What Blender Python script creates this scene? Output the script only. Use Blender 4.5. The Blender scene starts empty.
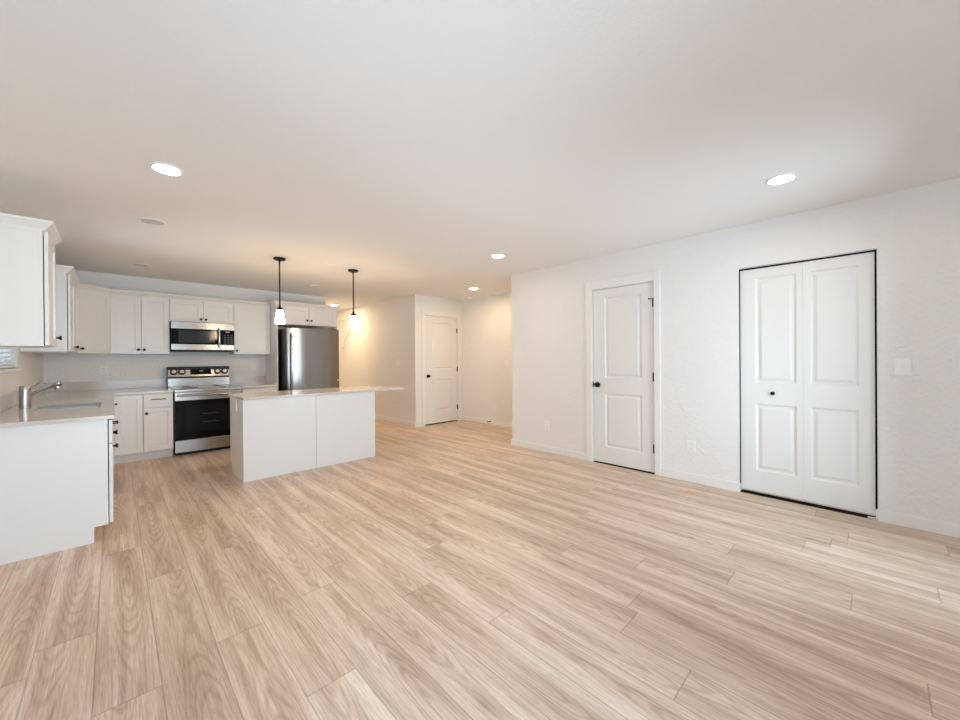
import bpy, bmesh, math, random
from mathutils import Vector, Matrix
random.seed(7)
S = bpy.context.scene
COL = S.collection
PI = math.pi

# ------------------------------------------------------------------ camera
def set_camera():
    yaw, pit, rol, h, f = .7671, -.0031, -.0076, 1.2348, 379.17
    fw = Vector((math.sin(yaw)*math.cos(pit), math.cos(yaw)*math.cos(pit), math.sin(pit)))
    r = Vector((math.cos(yaw), -math.sin(yaw), 0)); u = r.cross(fw)
    r2 = r*math.cos(rol) + u*math.sin(rol); u2 = r2.cross(fw)
    cd = bpy.data.cameras.new('camera'); cd.sensor_width = 36; cd.lens = f/960*36
    cd.shift_y = .57/960; cd.clip_start = .02
    c = bpy.data.objects.new('camera', cd); COL.objects.link(c)
    m = Matrix((r2, u2, -fw)).transposed().to_4x4(); m.translation = (0, 0, h)
    c.matrix_world = m; S.camera = c
set_camera()

# ------------------------------------------------------------------ world, daylight, exposure
W = bpy.data.worlds.new('world'); S.world = W; W.use_nodes = True
bg = W.node_tree.nodes['Background']; bg.inputs[0].default_value = (.86, .93, 1, 1); bg.inputs[1].default_value = 3.0
def daylight(name, loc, rot, sx, sy, power, col=(.60, .81, 1)):
    l = bpy.data.lights.new(name, 'AREA'); l.shape = 'RECTANGLE'; l.size = sx; l.size_y = sy; l.energy = power; l.color = col
    o = bpy.data.objects.new(name, l); COL.objects.link(o); o.location = loc; o.rotation_euler = rot
daylight('daylight_added_left', (-.88, .45, 1.12), (PI/2, 0, -PI/2), 1.7, 2.0, 32)      # added daylight behind made-up, unseen patio doors in the left wall
daylight('daylight_added_rear_left', (.40, -.86, 1.06), (PI/2, 0, 0), 1.45, 1.9, 84)  # added daylight behind unseen rear doors, placed for this light
daylight('daylight_added_rear_right', (3.20, -.86, 1.04), (PI/2, 0, 0), .95, 1.9, 52)  # added daylight behind an unseen rear window, placed for this light
daylight('daylight_sink_window', (-.95, 4.88, 1.65), (PI/2, 0, -PI/2), 1.0, .9, 12)
vs = S.view_settings
vs.view_transform = 'Standard'; vs.look = 'None'; vs.gamma = 1; vs.use_curve_mapping = False
vs.exposure = -0.27
S.cycles.use_denoising = True
S.cycles.max_bounces = 12; S.cycles.diffuse_bounces = 8
S.cycles.sample_clamp_indirect = 6; S.cycles.caustics_reflective = False; S.cycles.caustics_refractive = False
S.cycles.blur_glossy = .5

# ------------------------------------------------------------------ materials
def mat(name, col, rough=.5, metal=0, spec=.5, bump=None, emit=None, aniso=0):
    m = bpy.data.materials.new(name); m.use_nodes = True
    nt = m.node_tree; b = nt.nodes['Principled BSDF']
    b.inputs['Base Color'].default_value = (*col, 1); b.inputs['Roughness'].default_value = rough
    b.inputs['Metallic'].default_value = metal; b.inputs['Specular IOR Level'].default_value = spec
    if aniso:
        b.inputs['Anisotropic'].default_value = aniso; b.inputs['Anisotropic Rotation'].default_value = .25
        tg = nt.nodes.new('ShaderNodeTangent'); tg.direction_type = 'RADIAL'; tg.axis = 'Z'; nt.links.new(tg.outputs[0], b.inputs['Tangent'])
    if emit: b.inputs['Emission Color'].default_value = (*emit[0], 1); b.inputs['Emission Strength'].default_value = emit[1]
    tc = nt.nodes.new('ShaderNodeTexCoord')
    n = nt.nodes.new('ShaderNodeTexNoise')
    nt.links.new(tc.outputs['Object'], n.inputs['Vector'])
    n.inputs['Scale'].default_value = bump[0] if bump else 40
    n.inputs['Detail'].default_value = 3
    if bump:
        cr = nt.nodes.new('ShaderNodeValToRGB'); cr.color_ramp.elements[0].position = bump[2]; cr.color_ramp.elements[1].position = bump[3]
        nt.links.new(n.outputs['Fac'], cr.inputs['Fac'])
        bp = nt.nodes.new('ShaderNodeBump'); bp.inputs['Strength'].default_value = bump[1]; bp.inputs['Distance'].default_value = .004
        nt.links.new(cr.outputs['Color'], bp.inputs['Height']); nt.links.new(bp.outputs['Normal'], b.inputs['Normal'])
    elif not metal:   # a faint unevenness of the sheen
        mr = nt.nodes.new('ShaderNodeMapRange'); mr.inputs['To Min'].default_value = max(.02, rough*.9); mr.inputs['To Max'].default_value = min(1, rough*1.1)
        nt.links.new(n.outputs['Fac'], mr.inputs['Value']); nt.links.new(mr.outputs['Result'], b.inputs['Roughness'])
    return m
WALL = mat('wall_paint', (.83, .825, .815), .75, bump=(40, .42, .47, .60))
CEIL = mat('ceiling_paint', (.85, .845, .835), .85, bump=(60, .10, .45, .62))
TRIM = mat('trim_paint', (.84, .835, .82), .38)
DOORP = mat('door_paint', (.80, .80, .785), .38)
CABP = mat('cabinet_paint', (.80, .795, .78), .3)
BLACKM = mat('black_metal', (.010, .009, .008), .45, spec=.2)
BLACKP = mat('black_plastic', (.012, .012, .013), .4, spec=.25)
DARK = mat('gap_shade_black', (.006, .006, .006), .9, spec=.1)  # near-black for shade painted into the gaps around and under doors
GLASSB = mat('black_glass', (.006, .006, .007), .06, spec=.15)
GLASSG = mat('grey_oven_glass', (.035, .045, .05), .12, spec=.2)
STEEL = mat('stainless_steel', (.40, .375, .345), .26, 1, aniso=.6)
FSTEEL = mat('fridge_steel', (.27, .25, .23), .20, 1, aniso=.75)
NICKEL = mat('brushed_nickel', (.52, .49, .46), .28, 1)
CHROME = mat('chrome', (.75, .74, .73), .12, 1)
PLATE = mat('white_plastic', (.88, .878, .87), .35)
SLOT = mat('slot_grey', (.16, .155, .15), .5)
PALE = mat('pale_print', (.62, .64, .66), .4)
LENSOFF = mat('lens_off', (.62, .60, .58), .5)
LENSON = mat('lens_on', (1, 1, 1), .5, emit=((1, .86, .70), 130))
SHADE = mat('shade_glass', (1, 1, 1), .4, emit=((1, .74, .48), 95))
LENSWARM = mat('lens_warm', (1, 1, 1), .5, emit=((1, .72, .43), 330))
LENSHALL = mat('lens_hall', (1, 1, 1), .5, emit=((1, .72, .43), 500))
WOODW = mat('pale_wood', (.62, .50, .37), .45)
WINF = mat('vinyl', (.86, .87, .88), .4)

def quartz():
    m = mat('quartz', (.76, .72, .68), .10, spec=.32); nt = m.node_tree; b = nt.nodes['Principled BSDF']
    tc = nt.nodes.new('ShaderNodeTexCoord'); n = nt.nodes.new('ShaderNodeTexNoise'); n.inputs['Scale'].default_value = 220
    nt.links.new(tc.outputs['Object'], n.inputs['Vector'])
    r = nt.nodes.new('ShaderNodeValToRGB'); r.color_ramp.elements[0].position = .35; r.color_ramp.elements[1].position = .6
    r.color_ramp.elements[0].color = (.60, .565, .525, 1); r.color_ramp.elements[1].color = (.68, .645, .605, 1)
    nt.links.new(n.outputs['Fac'], r.inputs['Fac']); nt.links.new(r.outputs['Color'], b.inputs['Base Color'])
    return m
QUARTZ = quartz()

def pane_mat():
    m = bpy.data.materials.new('clear_glass'); m.use_nodes = True; nt = m.node_tree
    nt.nodes.remove(nt.nodes['Principled BSDF']); out = nt.nodes['Material Output']
    mx = nt.nodes.new('ShaderNodeMixShader'); t = nt.nodes.new('ShaderNodeBsdfTransparent'); g = nt.nodes.new('ShaderNodeBsdfGlossy')
    g.inputs['Roughness'].default_value = .02; fr = nt.nodes.new('ShaderNodeFresnel'); fr.inputs['IOR'].default_value = 1.45
    nt.links.new(fr.outputs[0], mx.inputs[0]); nt.links.new(t.outputs[0], mx.inputs[1]); nt.links.new(g.outputs[0], mx.inputs[2])
    nt.links.new(mx.outputs[0], out.inputs[0]); return m
PANE = pane_mat()
def blind_mat():
    m = bpy.data.materials.new('blind_slat'); m.use_nodes = True; nt = m.node_tree
    nt.nodes.remove(nt.nodes['Principled BSDF']); out = nt.nodes['Material Output']
    mx = nt.nodes.new('ShaderNodeMixShader'); mx.inputs[0].default_value = .6
    d = nt.nodes.new('ShaderNodeBsdfDiffuse'); t = nt.nodes.new('ShaderNodeBsdfTranslucent')
    for x in (d, t): x.inputs[0].default_value = (.86, .87, .88, 1)
    nt.links.new(d.outputs[0], mx.inputs[1]); nt.links.new(t.outputs[0], mx.inputs[2]); nt.links.new(mx.outputs[0], out.inputs[0]); return m
BLIND = blind_mat()

def floor_mat():
    m = bpy.data.materials.new('oak_plank'); m.use_nodes = True; nt = m.node_tree; N = nt.nodes; L = nt.links
    b = N['Principled BSDF']
    def math_(op, a, c=None, d=None):
        n = N.new('ShaderNodeMath'); n.operation = op
        for i, v in enumerate((a, c, d)):
            if v is None: continue
            if isinstance(v, (int, float)): n.inputs[i].default_value = v
            else: L.new(v, n.inputs[i])
        return n.outputs[0]
    def comb(x, y, z):
        n = N.new('ShaderNodeCombineXYZ')
        for i, v in enumerate((x, y, z)):
            if isinstance(v, (int, float)): n.inputs[i].default_value = v
            else: L.new(v, n.inputs[i])
        return n.outputs[0]
    def noise(vec, scale, detail=3, rough=.55, dist=0):
        n = N.new('ShaderNodeTexNoise'); L.new(vec, n.inputs['Vector']); n.inputs['Scale'].default_value = scale
        n.inputs['Detail'].default_value = detail; n.inputs['Roughness'].default_value = rough; n.inputs['Distortion'].default_value = dist
        return n.outputs['Fac']
    def ramp(fac, *stops):
        n = N.new('ShaderNodeValToRGB'); L.new(fac, n.inputs[0]); e = n.color_ramp.elements
        while len(e) < len(stops): e.new(.5)
        for k, (p, c) in enumerate(stops):
            e[k].position = p; e[k].color = (*c, 1) if isinstance(c, tuple) else (c, c, c, 1)
        return n.outputs[0]
    def mix(mode, fac, a, c):
        n = N.new('ShaderNodeMix'); n.data_type = 'RGBA'; n.blend_type = mode
        for s, v in ((n.inputs[0], fac), (n.inputs[6], a), (n.inputs[7], c)):
            if isinstance(v, (int, float)): s.default_value = v
            elif isinstance(v, tuple): s.default_value = (*v, 1)
            else: L.new(v, s)
        return n.outputs[2]
    tc = N.new('ShaderNodeTexCoord'); sp = N.new('ShaderNodeSeparateXYZ'); L.new(tc.outputs['Object'], sp.inputs[0])
    X, Y = sp.outputs[0], sp.outputs[1]
    PW, PL = .1886, 1.52
    u = math_('DIVIDE', math_('ADD', X, .0667+PW*40), PW); cu = math_('FLOOR', u); fu = math_('FRACT', u)
    wn = N.new('ShaderNodeTexWhiteNoise'); wn.noise_dimensions = '1D'; L.new(cu, wn.inputs['W'])
    v = math_('ADD', math_('DIVIDE', math_('ADD', Y, 30), PL), math_('MULTIPLY', wn.outputs['Value'], 7.0)); cv = math_('FLOOR', v); fv = math_('FRACT', v)
    wid = N.new('ShaderNodeTexWhiteNoise'); wid.noise_dimensions = '2D'; L.new(comb(cu, cv, 0), wid.inputs['Vector'])
    rs = N.new('ShaderNodeSeparateColor'); L.new(wid.outputs['Color'], rs.inputs[0]); r1, r2, r3 = rs.outputs
    lx = math_('MULTIPLY', math_('SUBTRACT', fu, .5), PW)
    # cathedral grain, a different cut through the log for each plank
    ox = math_('MULTIPLY', math_('SUBTRACT', r1, .5), .07); oy = math_('MULTIPLY', r2, 40.0); oz = math_('MULTIPLY', r3, 30.0)
    yy = math_('ADD', Y, oy)
    def nz(fx, fy, det=3, ro=.55): return noise(comb(math_('MULTIPLY', X, fx), math_('MULTIPLY', yy, fy), oz), 1.0, det, ro)
    warp = nz(10.0, 1.7, 3); jag = nz(60.0, 9.0, 2)
    dep = math_('MULTIPLY_ADD', math_('SINE', math_('MULTIPLY', yy, 3.1)), .034, .050)
    rx = math_('ADD', lx, ox)
    dist = math_('SQRT', math_('ADD', math_('MULTIPLY', rx, rx), math_('MULTIPLY', dep, dep)))
    ph = math_('ADD', math_('MULTIPLY', dist, 560.0), math_('MULTIPLY_ADD', warp, 13.0, math_('MULTIPLY', jag, 2.4)))
    ring = math_('MULTIPLY_ADD', math_('SINE', ph), .5, .5)
    fine = nz(170.0, 5.0, 4, .65); fine2 = nz(330.0, 16.0, 2, .6)
    streak = nz(22.0, .8, 4, .6); cloud = nz(7.0, 1.3, 2, .5)
    arx = math_('ABSOLUTE', rx)
    heart = ramp(math_('MULTIPLY_ADD', cloud, .06, arx), (.055, 1.0), (.105, .0))
    tone = math_('SUBTRACT', math_('MULTIPLY_ADD', streak, .62, math_('MULTIPLY', cloud, .38)), math_('MULTIPLY', heart, .050))
    c = ramp(tone, (.34, FL_D), (.49, FL_M), (.62, FL_L))
    rfac = math_('MULTIPLY_ADD', heart, .26, .06)
    c = mix('MULTIPLY', rfac, c, ramp(ring, (.0, (.52, .42, .34)), (.30, (.80, .74, .68)), (.60, (1, 1, 1))))
    c = mix('MULTIPLY', .40, c, ramp(fine, (.36, (.58, .51, .44)), (.55, (1, 1, 1))))
    c = mix('MULTIPLY', .25, c, ramp(fine2, (.38, (.55, .48, .42)), (.52, (1, 1, 1))))
    c = mix('MULTIPLY', 1.0, c, ramp(r3, (.0, (.93, .915, .90)), (.5, (.985, .98, .97)), (1.0, (1.03, 1.02, 1.01))))
    vk = N.new('ShaderNodeTexVoronoi'); vk.inputs['Scale'].default_value = 1.0
    L.new(comb(math_('MULTIPLY', X, 7.0), math_('MULTIPLY', math_('ADD', Y, oy), 2.2), oz), vk.inputs['Vector'])
    c = mix('MULTIPLY', .45, c, ramp(vk.outputs['Distance'], (.02, (.50, .40, .32)), (.14, (1, 1, 1))))
    eu = math_('MINIMUM', fu, math_('SUBTRACT', 1.0, fu)); ev = math_('MINIMUM', fv, math_('SUBTRACT', 1.0, fv))
    edge = math_('MINIMUM', math_('MULTIPLY', eu, PW), math_('MULTIPLY', ev, PL))
    gap = ramp(edge, (.0, (.50, .44, .39)), (.0010, (.55, .49, .44)), (.0020, (1, 1, 1)))
    c = mix('MULTIPLY', .7, c, gap)
    L.new(c, b.inputs['Base Color'])
    L.new(math_('MULTIPLY_ADD', fine, .14, .30), b.inputs['Roughness'])
    b.inputs['Specular IOR Level'].default_value = .4
    bp = N.new('ShaderNodeBump'); bp.inputs['Strength'].default_value = .12; bp.inputs['Distance'].default_value = .002
    L.new(math_('ADD', math_('MULTIPLY', fine, .4), ramp(edge, (.0, 0.0), (.003, 1.0))), bp.inputs['Height']); L.new(bp.outputs[0], b.inputs['Normal'])
    return m
FL_D, FL_M, FL_L = (.58, .430, .322), (.755, .598, .470), (.88, .745, .625)
FLOOR = floor_mat()

# ------------------------------------------------------------------ mesh helpers (all in world coordinates)
def box(bm, x0, x1, y0, y1, z0, z1):
    v = [bm.verts.new((x, y, z)) for z in (z0, z1) for y in (y0, y1) for x in (x0, x1)]
    for f in ((0, 2, 3, 1), (4, 5, 7, 6), (0, 1, 5, 4), (2, 6, 7, 3), (0, 4, 6, 2), (1, 3, 7, 5)): bm.faces.new([v[i] for i in f])
def cells(bm, xs, ys, keep, z0, z1):
    """a slab over the grid cells that keep(i,j) accepts"""
    vs_ = {}
    def V(i, j, k):
        if (i, j, k) not in vs_: vs_[(i, j, k)] = bm.verts.new((xs[i], ys[j], (z0, z1)[k]))
        return vs_[(i, j, k)]
    K = {(i, j) for i in range(len(xs)-1) for j in range(len(ys)-1) if keep(i, j)}
    for i, j in K:
        bm.faces.new([V(i, j, 1), V(i+1, j, 1), V(i+1, j+1, 1), V(i, j+1, 1)])
        bm.faces.new([V(i, j, 0), V(i, j+1, 0), V(i+1, j+1, 0), V(i+1, j, 0)])
        for di, dj, a, c in ((0, -1, (i, j), (i+1, j)), (1, 0, (i+1, j), (i+1, j+1)), (0, 1, (i+1, j+1), (i, j+1)), (-1, 0, (i, j+1), (i, j))):
            if (i+di, j+dj) not in K: bm.faces.new([V(*a, 0), V(*c, 0), V(*c, 1), V(*a, 1)])
def extrude_poly(bm, pts, axis, a0, a1):
    """polygon pts (2D) extruded along axis"""
    def P(p, a): return {'x': (a, p[0], p[1]), 'y': (p[0], a, p[1]), 'z': (p[0], p[1], a)}[axis]
    A = [bm.verts.new(P(p, a0)) for p in pts]; B = [bm.verts.new(P(p, a1)) for p in pts]
    bm.faces.new(A); bm.faces.new(B[::-1]); n = len(pts)
    for i in range(n): bm.faces.new([A[i], B[i], B[(i+1) % n], A[(i+1) % n]])
def frame_of(d):
    d = Vector(d).normalized(); a = Vector((0, 0, 1)) if abs(d.z) < .9 else Vector((1, 0, 0))
    u = d.cross(a).normalized(); return d, u, d.cross(u)
def lathe(bm, c, axis, prof, seg=24):
    """prof: (radius, distance along axis)"""
    d, u, v = frame_of(axis); c = Vector(c); rings = []
    for r, t in prof:
        if r <= 1e-6: rings.append([bm.verts.new(c+d*t)])
        else: rings.append([bm.verts.new(c+d*t+(u*math.cos(2*PI*k/seg)+v*math.sin(2*PI*k/seg))*r) for k in range(seg)])
    for A, B in zip(rings, rings[1:]):
        for k in range(seg):
            q = [A[k % len(A)], A[(k+1) % len(A)], B[(k+1) % len(B)], B[k % len(B)]]
            q = list(dict.fromkeys(q))
            if len(q) > 2: bm.faces.new(q)
    for R in (rings[0], rings[-1]):
        if len(R) > 1: bm.faces.new(R)
def tube(bm, pts, r, seg=12):
    pts = [Vector(p) for p in pts]; rings = []
    rr = r if isinstance(r, (list, tuple)) else [r]*len(pts)
    u = None
    for i, p in enumerate(pts):
        d = (pts[min(i+1, len(pts)-1)]-pts[max(i-1, 0)]).normalized()
        if u is None: _, u, _ = frame_of(d)
        u = (u-d*u.dot(d)).normalized(); w = d.cross(u)
        rings.append([bm.verts.new(p+(u*math.cos(2*PI*k/seg)+w*math.sin(2*PI*k/seg))*rr[i]) for k in range(seg)])
    for A, B in zip(rings, rings[1:]):
        for k in range(seg): bm.faces.new([A[k], A[(k+1) % seg], B[(k+1) % seg], B[k]])
    bm.faces.new(rings[0]); bm.faces.new(rings[-1])
def paneled(bm, O, U, N, w, h, t, panels, prof):
    """slab whose front (towards N) has sunk or raised panels; O is the lower left corner of the front"""
    O, U, N = Vector(O), Vector(U), Vector(N); Z = Vector((0, 0, 1))
    memo = {}
    def V(u, v, n):
        k = (round(u, 5), round(v, 5), round(n, 5))
        if k not in memo: memo[k] = bm.verts.new(O+U*u+Z*v+N*n)
        return memo[k]
    us = sorted({0, w, *[p[0] for p in panels], *[p[2] for p in panels]}); vs_ = sorted({0, h, *[p[1] for p in panels], *[p[3] for p in panels]})
    ps = {(p[0], p[1]): p for p in panels}
    for a, a2 in zip(us, us[1:]):
        for c, c2 in zip(vs_, vs_[1:]):
            if any(p[0]-1e-6 <= a and a2 <= p[2]+1e-6 and p[1]-1e-6 <= c and c2 <= p[3]+1e-6 for p in panels): continue
            bm.faces.new([V(a, c, 0), V(a2, c, 0), V(a2, c2, 0), V(a, c2, 0)])
    for p in panels:
        # boundary of the opening, with the grid points that lie on it
        prev = None
        for i, (ins, dep) in enumerate(prof):
            r = [V(p[0]+ins, p[1]+ins, dep), V(p[2]-ins, p[1]+ins, dep), V(p[2]-ins, p[3]-ins, dep), V(p[0]+ins, p[3]-ins, dep)]
            if prev:
                for k in range(4):
                    bm.faces.new([prev[k], prev[(k+1) % 4], r[(k+1) % 4], r[k]])
            prev = r
        bm.faces.new(prev)
    def side(pts_f):
        for a, c in zip(pts_f, pts_f[1:]): bm.faces.new([V(*a, 0), V(*a, -t), V(*c, -t), V(*c, 0)])
    side([(u, 0) for u in us]); side([(w, v) for v in vs_]); side([(u, h) for u in us[::-1]]); side([(0, v) for v in vs_[::-1]])
    bm.faces.new([V(u, 0, -t) for u in us] + [V(w, v, -t) for v in vs_[1:]] + [V(u, h, -t) for u in us[::-1][1:]] + [V(0, v, -t) for v in vs_[::-1][1:-1]])
def sweep(bm, path, prof, z, i0, i1):
    """profile (out, up) swept along the plan path, outward to the right of travel; only points i0..i1, mitred as in the whole path"""
    P = [Vector(p) for p in path]; rings = []
    for i in range(i0, i1+1):
        ns = []
        for a, c in ((i-1, i), (i, i+1)):
            if a >= 0 and c < len(P): d = (P[c]-P[a]).normalized(); ns.append(Vector((d.y, -d.x)))
        n = ns[0] if len(ns) == 1 else (ns[0]+ns[1])/(1+ns[0].dot(ns[1]))
        rings.append([bm.verts.new((P[i].x+n.x*o, P[i].y+n.y*o, z+up)) for o, up in prof])
    m = len(prof)
    for A, B in zip(rings, rings[1:]):
        for k in range(m): bm.faces.new([A[k], B[k], B[(k+1) % m], A[(k+1) % m]])
    bm.faces.new(rings[0]); bm.faces.new(rings[-1])

# ------------------------------------------------------------------ object helpers
def rootof(o):
    while o.parent: o = o.parent
    return o
def obj(name, bm, m, parent=None, bevel=0, smooth=False, label=None, base=None):
    bmesh.ops.recalc_face_normals(bm, faces=bm.faces[:])
    if parent: off = Vector(rootof(parent)['_b'])
    else:
        xs = [v.co for v in bm.verts]
        lo = Vector([min(p[i] for p in xs) for i in range(3)]); hi = Vector([max(p[i] for p in xs) for i in range(3)])
        off = Vector(base) if base else Vector(((lo.x+hi.x)/2, (lo.y+hi.y)/2, lo.z))
    bmesh.ops.translate(bm, verts=bm.verts[:], vec=-off)
    me = bpy.data.meshes.new(name); bm.to_mesh(me); bm.free(); me.materials.append(m)
    o = bpy.data.objects.new(name, me); COL.objects.link(o)
    if parent: o.parent = parent
    else: o.location = off; o['_b'] = tuple(off)
    if smooth:
        for p in me.polygons: p.use_smooth = True
        e = o.modifiers.new('edges', 'EDGE_SPLIT'); e.split_angle = math.radians(35)
    if bevel:
        b = o.modifiers.new('bevel', 'BEVEL'); b.width = bevel; b.segments = 2; b.limit_method = 'ANGLE'; b.angle_limit = math.radians(40)
    if label: o['label'] = label
    return o
def tag(o, label, cat, group=None, kind=None):
    o['label'] = label; o['category'] = cat
    if group: o['group'] = group
    if kind: o['kind'] = kind
    return o
def thing(name, label, cat, loc, group=None, kind=None):
    o = bpy.data.objects.new(name, None); COL.objects.link(o); o.location = loc; o['_b'] = tuple(loc); o.empty_display_size = .1
    return tag(o, label, cat, group, kind)
def B(*boxes):
    bm = bmesh.new()
    for b in boxes: box(bm, *b)
    return bm
def dup(root, loc, label, group=None):
    r = root.copy(); COL.objects.link(r); r.location = loc; r['label'] = label; r['_b'] = tuple(loc)
    if group: r['group'] = group
    for ch in list(root.children):
        c = ch.copy(); COL.objects.link(c); c.parent = r
        for g in ch.children:
            d = g.copy(); COL.objects.link(d); d.parent = c
    return r
def struct(name, bm, m, label, cat, bevel=0, base=None):
    return tag(obj(name, bm, m, bevel=bevel, base=base), label, cat, kind='structure')

# ------------------------------------------------------------------ key dimensions
H = 2.44
XR = 4.121            # right wall face
YC = 3.615            # its far corner
YF = 5.825            # foyer door wall
XH, XE = 3.969, 5.124  # hall wall, entry wall
YB = 7.228            # kitchen back wall
XL = -.64             # left wall
YR = -.62             # rear wall
YE = 9.3              # hall end
T = .12

# ------------------------------------------------------------------ setting
struct('floor', B((XL-.15, 5.5, YR-.15, YE+.15, -.06, 0)), FLOOR, 'pale oak plank floor running through the whole room', 'floor', base=(0, 0, 0))
struct('ceiling', B((XL-.15, 5.5, YR-.15, YE+.15, H, H+.08)), CEIL, 'flat white ceiling over living area and kitchen', 'ceiling')
bY0, bY1, bZ = -.0216, .853, 2.046     # bifold opening
dY0, dY1, dZ = 1.600, 2.346, 2.065     # door opening
struct('wall_right', B((XR, XR+T, YR-T, bY0, 0, H), (XR, XR+T, bY0, bY1, bZ, H), (XR, XR+T, bY1, dY0, 0, H), (XR, XR+T, dY0, dY1, dZ, H),
                       (XR, XR+T, dY1, YC, 0, H)), WALL, 'long white textured wall on the right holding the closet doors', 'wall')
struct('wall_corner', B((XR+T, XE, YC-T, YC, 0, H)), WALL, 'white wall turning the corner from the long wall into the entry', 'wall')
struct('wall_closet', B((XE, XE+T, YR-T, YC, 0, H)), WALL, 'wall at the back of the closets behind the right wall', 'wall')
fX0, fX1, fZ = 4.165, 4.998, 2.085
struct('wall_foyer', B((XH+T, fX0, YF, YF+T, 0, H), (fX0, fX1, YF, YF+T, fZ, H), (fX1, XE, YF, YF+T, 0, H)), WALL, 'white wall around the entry door', 'wall')
struct('wall_entry', B((XE, XE+T, YC, YE, 0, H)), WALL, 'cream lit wall on the right of the entry nook', 'wall')
struct('wall_hall', B((XH, XH+T, YF, YE, 0, H)), WALL, 'warm lit side wall of the hall running back past the refrigerator', 'wall')
struct('wall_kitchen', B((XL-T, 2.90, YB, YB+T, 0, H)), WALL, 'kitchen back wall behind the range and cabinets', 'wall')
struct('wall_hall_left', B((2.78, 2.90, YB+T, YE, 0, H)), WALL, 'left side wall of the hall behind the kitchen', 'wall')
struct('wall_hall_end', B((2.78, XE+T, YE, YE+T, 0, H)), WALL, 'end wall of the hall', 'wall')
wY0, wY1, wZ0, wZ1 = 4.42, 5.42, 1.185, 2.10
gY0, gY1, gZ = -.45, 1.35, 2.10
struct('wall_left', B((XL-T, XL, YR-T, gY0, 0, H), (XL-T, XL, gY1, wY0, 0, H), (XL-T, XL, gY0, gY1, gZ, H), (XL-T, XL, wY1, YB, 0, H), (XL-T, XL, wY0, wY1, 0, wZ0), (XL-T, XL, wY0, wY1, wZ1, H)), WALL,
       'left wall behind the sink with the kitchen window', 'wall')
qX0, qX1, qZ1 = -.36, 1.16, 2.08
rX0, rX1, rZ0, rZ1 = 2.70, 3.70, .06, 2.04
struct('wall_rear', B((XL-T, qX0, YR-T, YR, 0, H), (qX0, qX1, YR-T, YR, qZ1, H), (qX1, rX0, YR-T, YR, 0, H), (rX0, rX1, YR-T, YR, 0, rZ0),
                      (rX0, rX1, YR-T, YR, rZ1, H), (rX1, XR, YR-T, YR, 0, H)), WALL, 'rear wall with openings for added glazed doors and window', 'wall')
# soffit band of the stair opening on the hall wall
struct('trim_1', B((XH-.03, XH, 8.05, YE, 2.20, 2.385)), TRIM, 'dropped band high on the hall wall beyond the refrigerator', 'trim')

def window(name, label, axis, a0, a1, z0, z1, d0, d1, mull):
    w = thing(name, label, 'window', ((a0+a1)/2, (d0+d1)/2, z0) if axis == 'x' else ((d0+d1)/2, (a0+a1)/2, z0), kind='structure')
    def bx(p0, p1, q0, q1, e0, e1): return (p0, p1, e0, e1, q0, q1) if axis == 'x' else (e0, e1, p0, p1, q0, q1)
    f = .05
    bs = [bx(a0, a1, z0, z0+f, d0, d1), bx(a0, a1, z1-f, z1, d0, d1), bx(a0, a0+f, z0+f, z1-f, d0, d1), bx(a1-f, a1, z0+f, z1-f, d0, d1)]
    cuts = [a0+f]
    for k in range(mull):
        c = a0+(a1-a0)*(k+1)/(mull+1); bs.append(bx(c-.03, c+.03, z0+f, z1-f, d0, d1)); cuts += [c-.03, c+.03]
    cuts.append(a1-f)
    obj('window_frame', B(*bs), WINF, w, .004)
    m = (d0+d1)/2
    for k in range(0, len(cuts), 2): obj('window_pane', B(bx(cuts[k], cuts[k+1], z0+f, z1-f, m-.003, m+.003)), PANE, w)
    return w
w1 = window('window_1', 'kitchen window over the sink, seen under the nearest wall cabinet', 'y', wY0, wY1, wZ0, wZ1, XL-T, XL-.07, 1)
obj('window_sill', B((XL-.07, XL+.03, wY0-.03, wY1+.03, wZ0-.028, wZ0)), TRIM, w1, .004)
window('window_2', 'unseen glazed patio doors added in the left wall for daylight', 'y', gY0, gY1, 0.0, gZ, XL-T, XL-.04, 1)  # made-up doors out of view, put in to let side daylight through
window('window_3', 'unseen glazed doors added in the rear wall for daylight', 'x', qX0, qX1, 0.0, qZ1, YR-T, YR-.04, 1)  # added out of view to admit the rear daylight
window('window_4', 'unseen window added in the rear wall for daylight', 'x', rX0, rX1, rZ0, rZ1, YR-T, YR-.04, 0)  # added out of view, set apart from the doors to shape the light

# baseboards
bt, bh = .015, .083
def baseboard(name, label, *bs): struct(name, B(*bs), TRIM, label, 'baseboard', .002)
baseboard('baseboard_right_near', 'white baseboard right of the folding closet doors', (XR-bt, XR, YR, bY0, 0, bh), (XR, XR+.06, bY0, bY0+.010, 0, bh))
baseboard('baseboard_right_middle', 'white baseboard between folding closet doors and single door', (XR-bt, XR, bY1, 1.545, 0, bh))
baseboard('baseboard_right_far', 'white baseboard left of the single door, ending at the wall corner', (XR-bt, XR, 2.414, YC, 0, bh))
baseboard('baseboard_corner', 'baseboard around the corner into the entry', (XR-bt, XE, YC, YC+bt, 0, bh))
baseboard('baseboard_entry', 'baseboard along the right wall of the entry nook', (XE-bt, XE, YC+bt, YF, 0, bh))
baseboard('baseboard_foyer', 'short baseboard left of the entry door', (XH-bt, 4.103, YF-bt, YF, 0, bh))
baseboard('baseboard_hall', 'baseboard along the warm lit hall wall', (XH-bt, XH, YF, YE, 0, bh))

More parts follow.
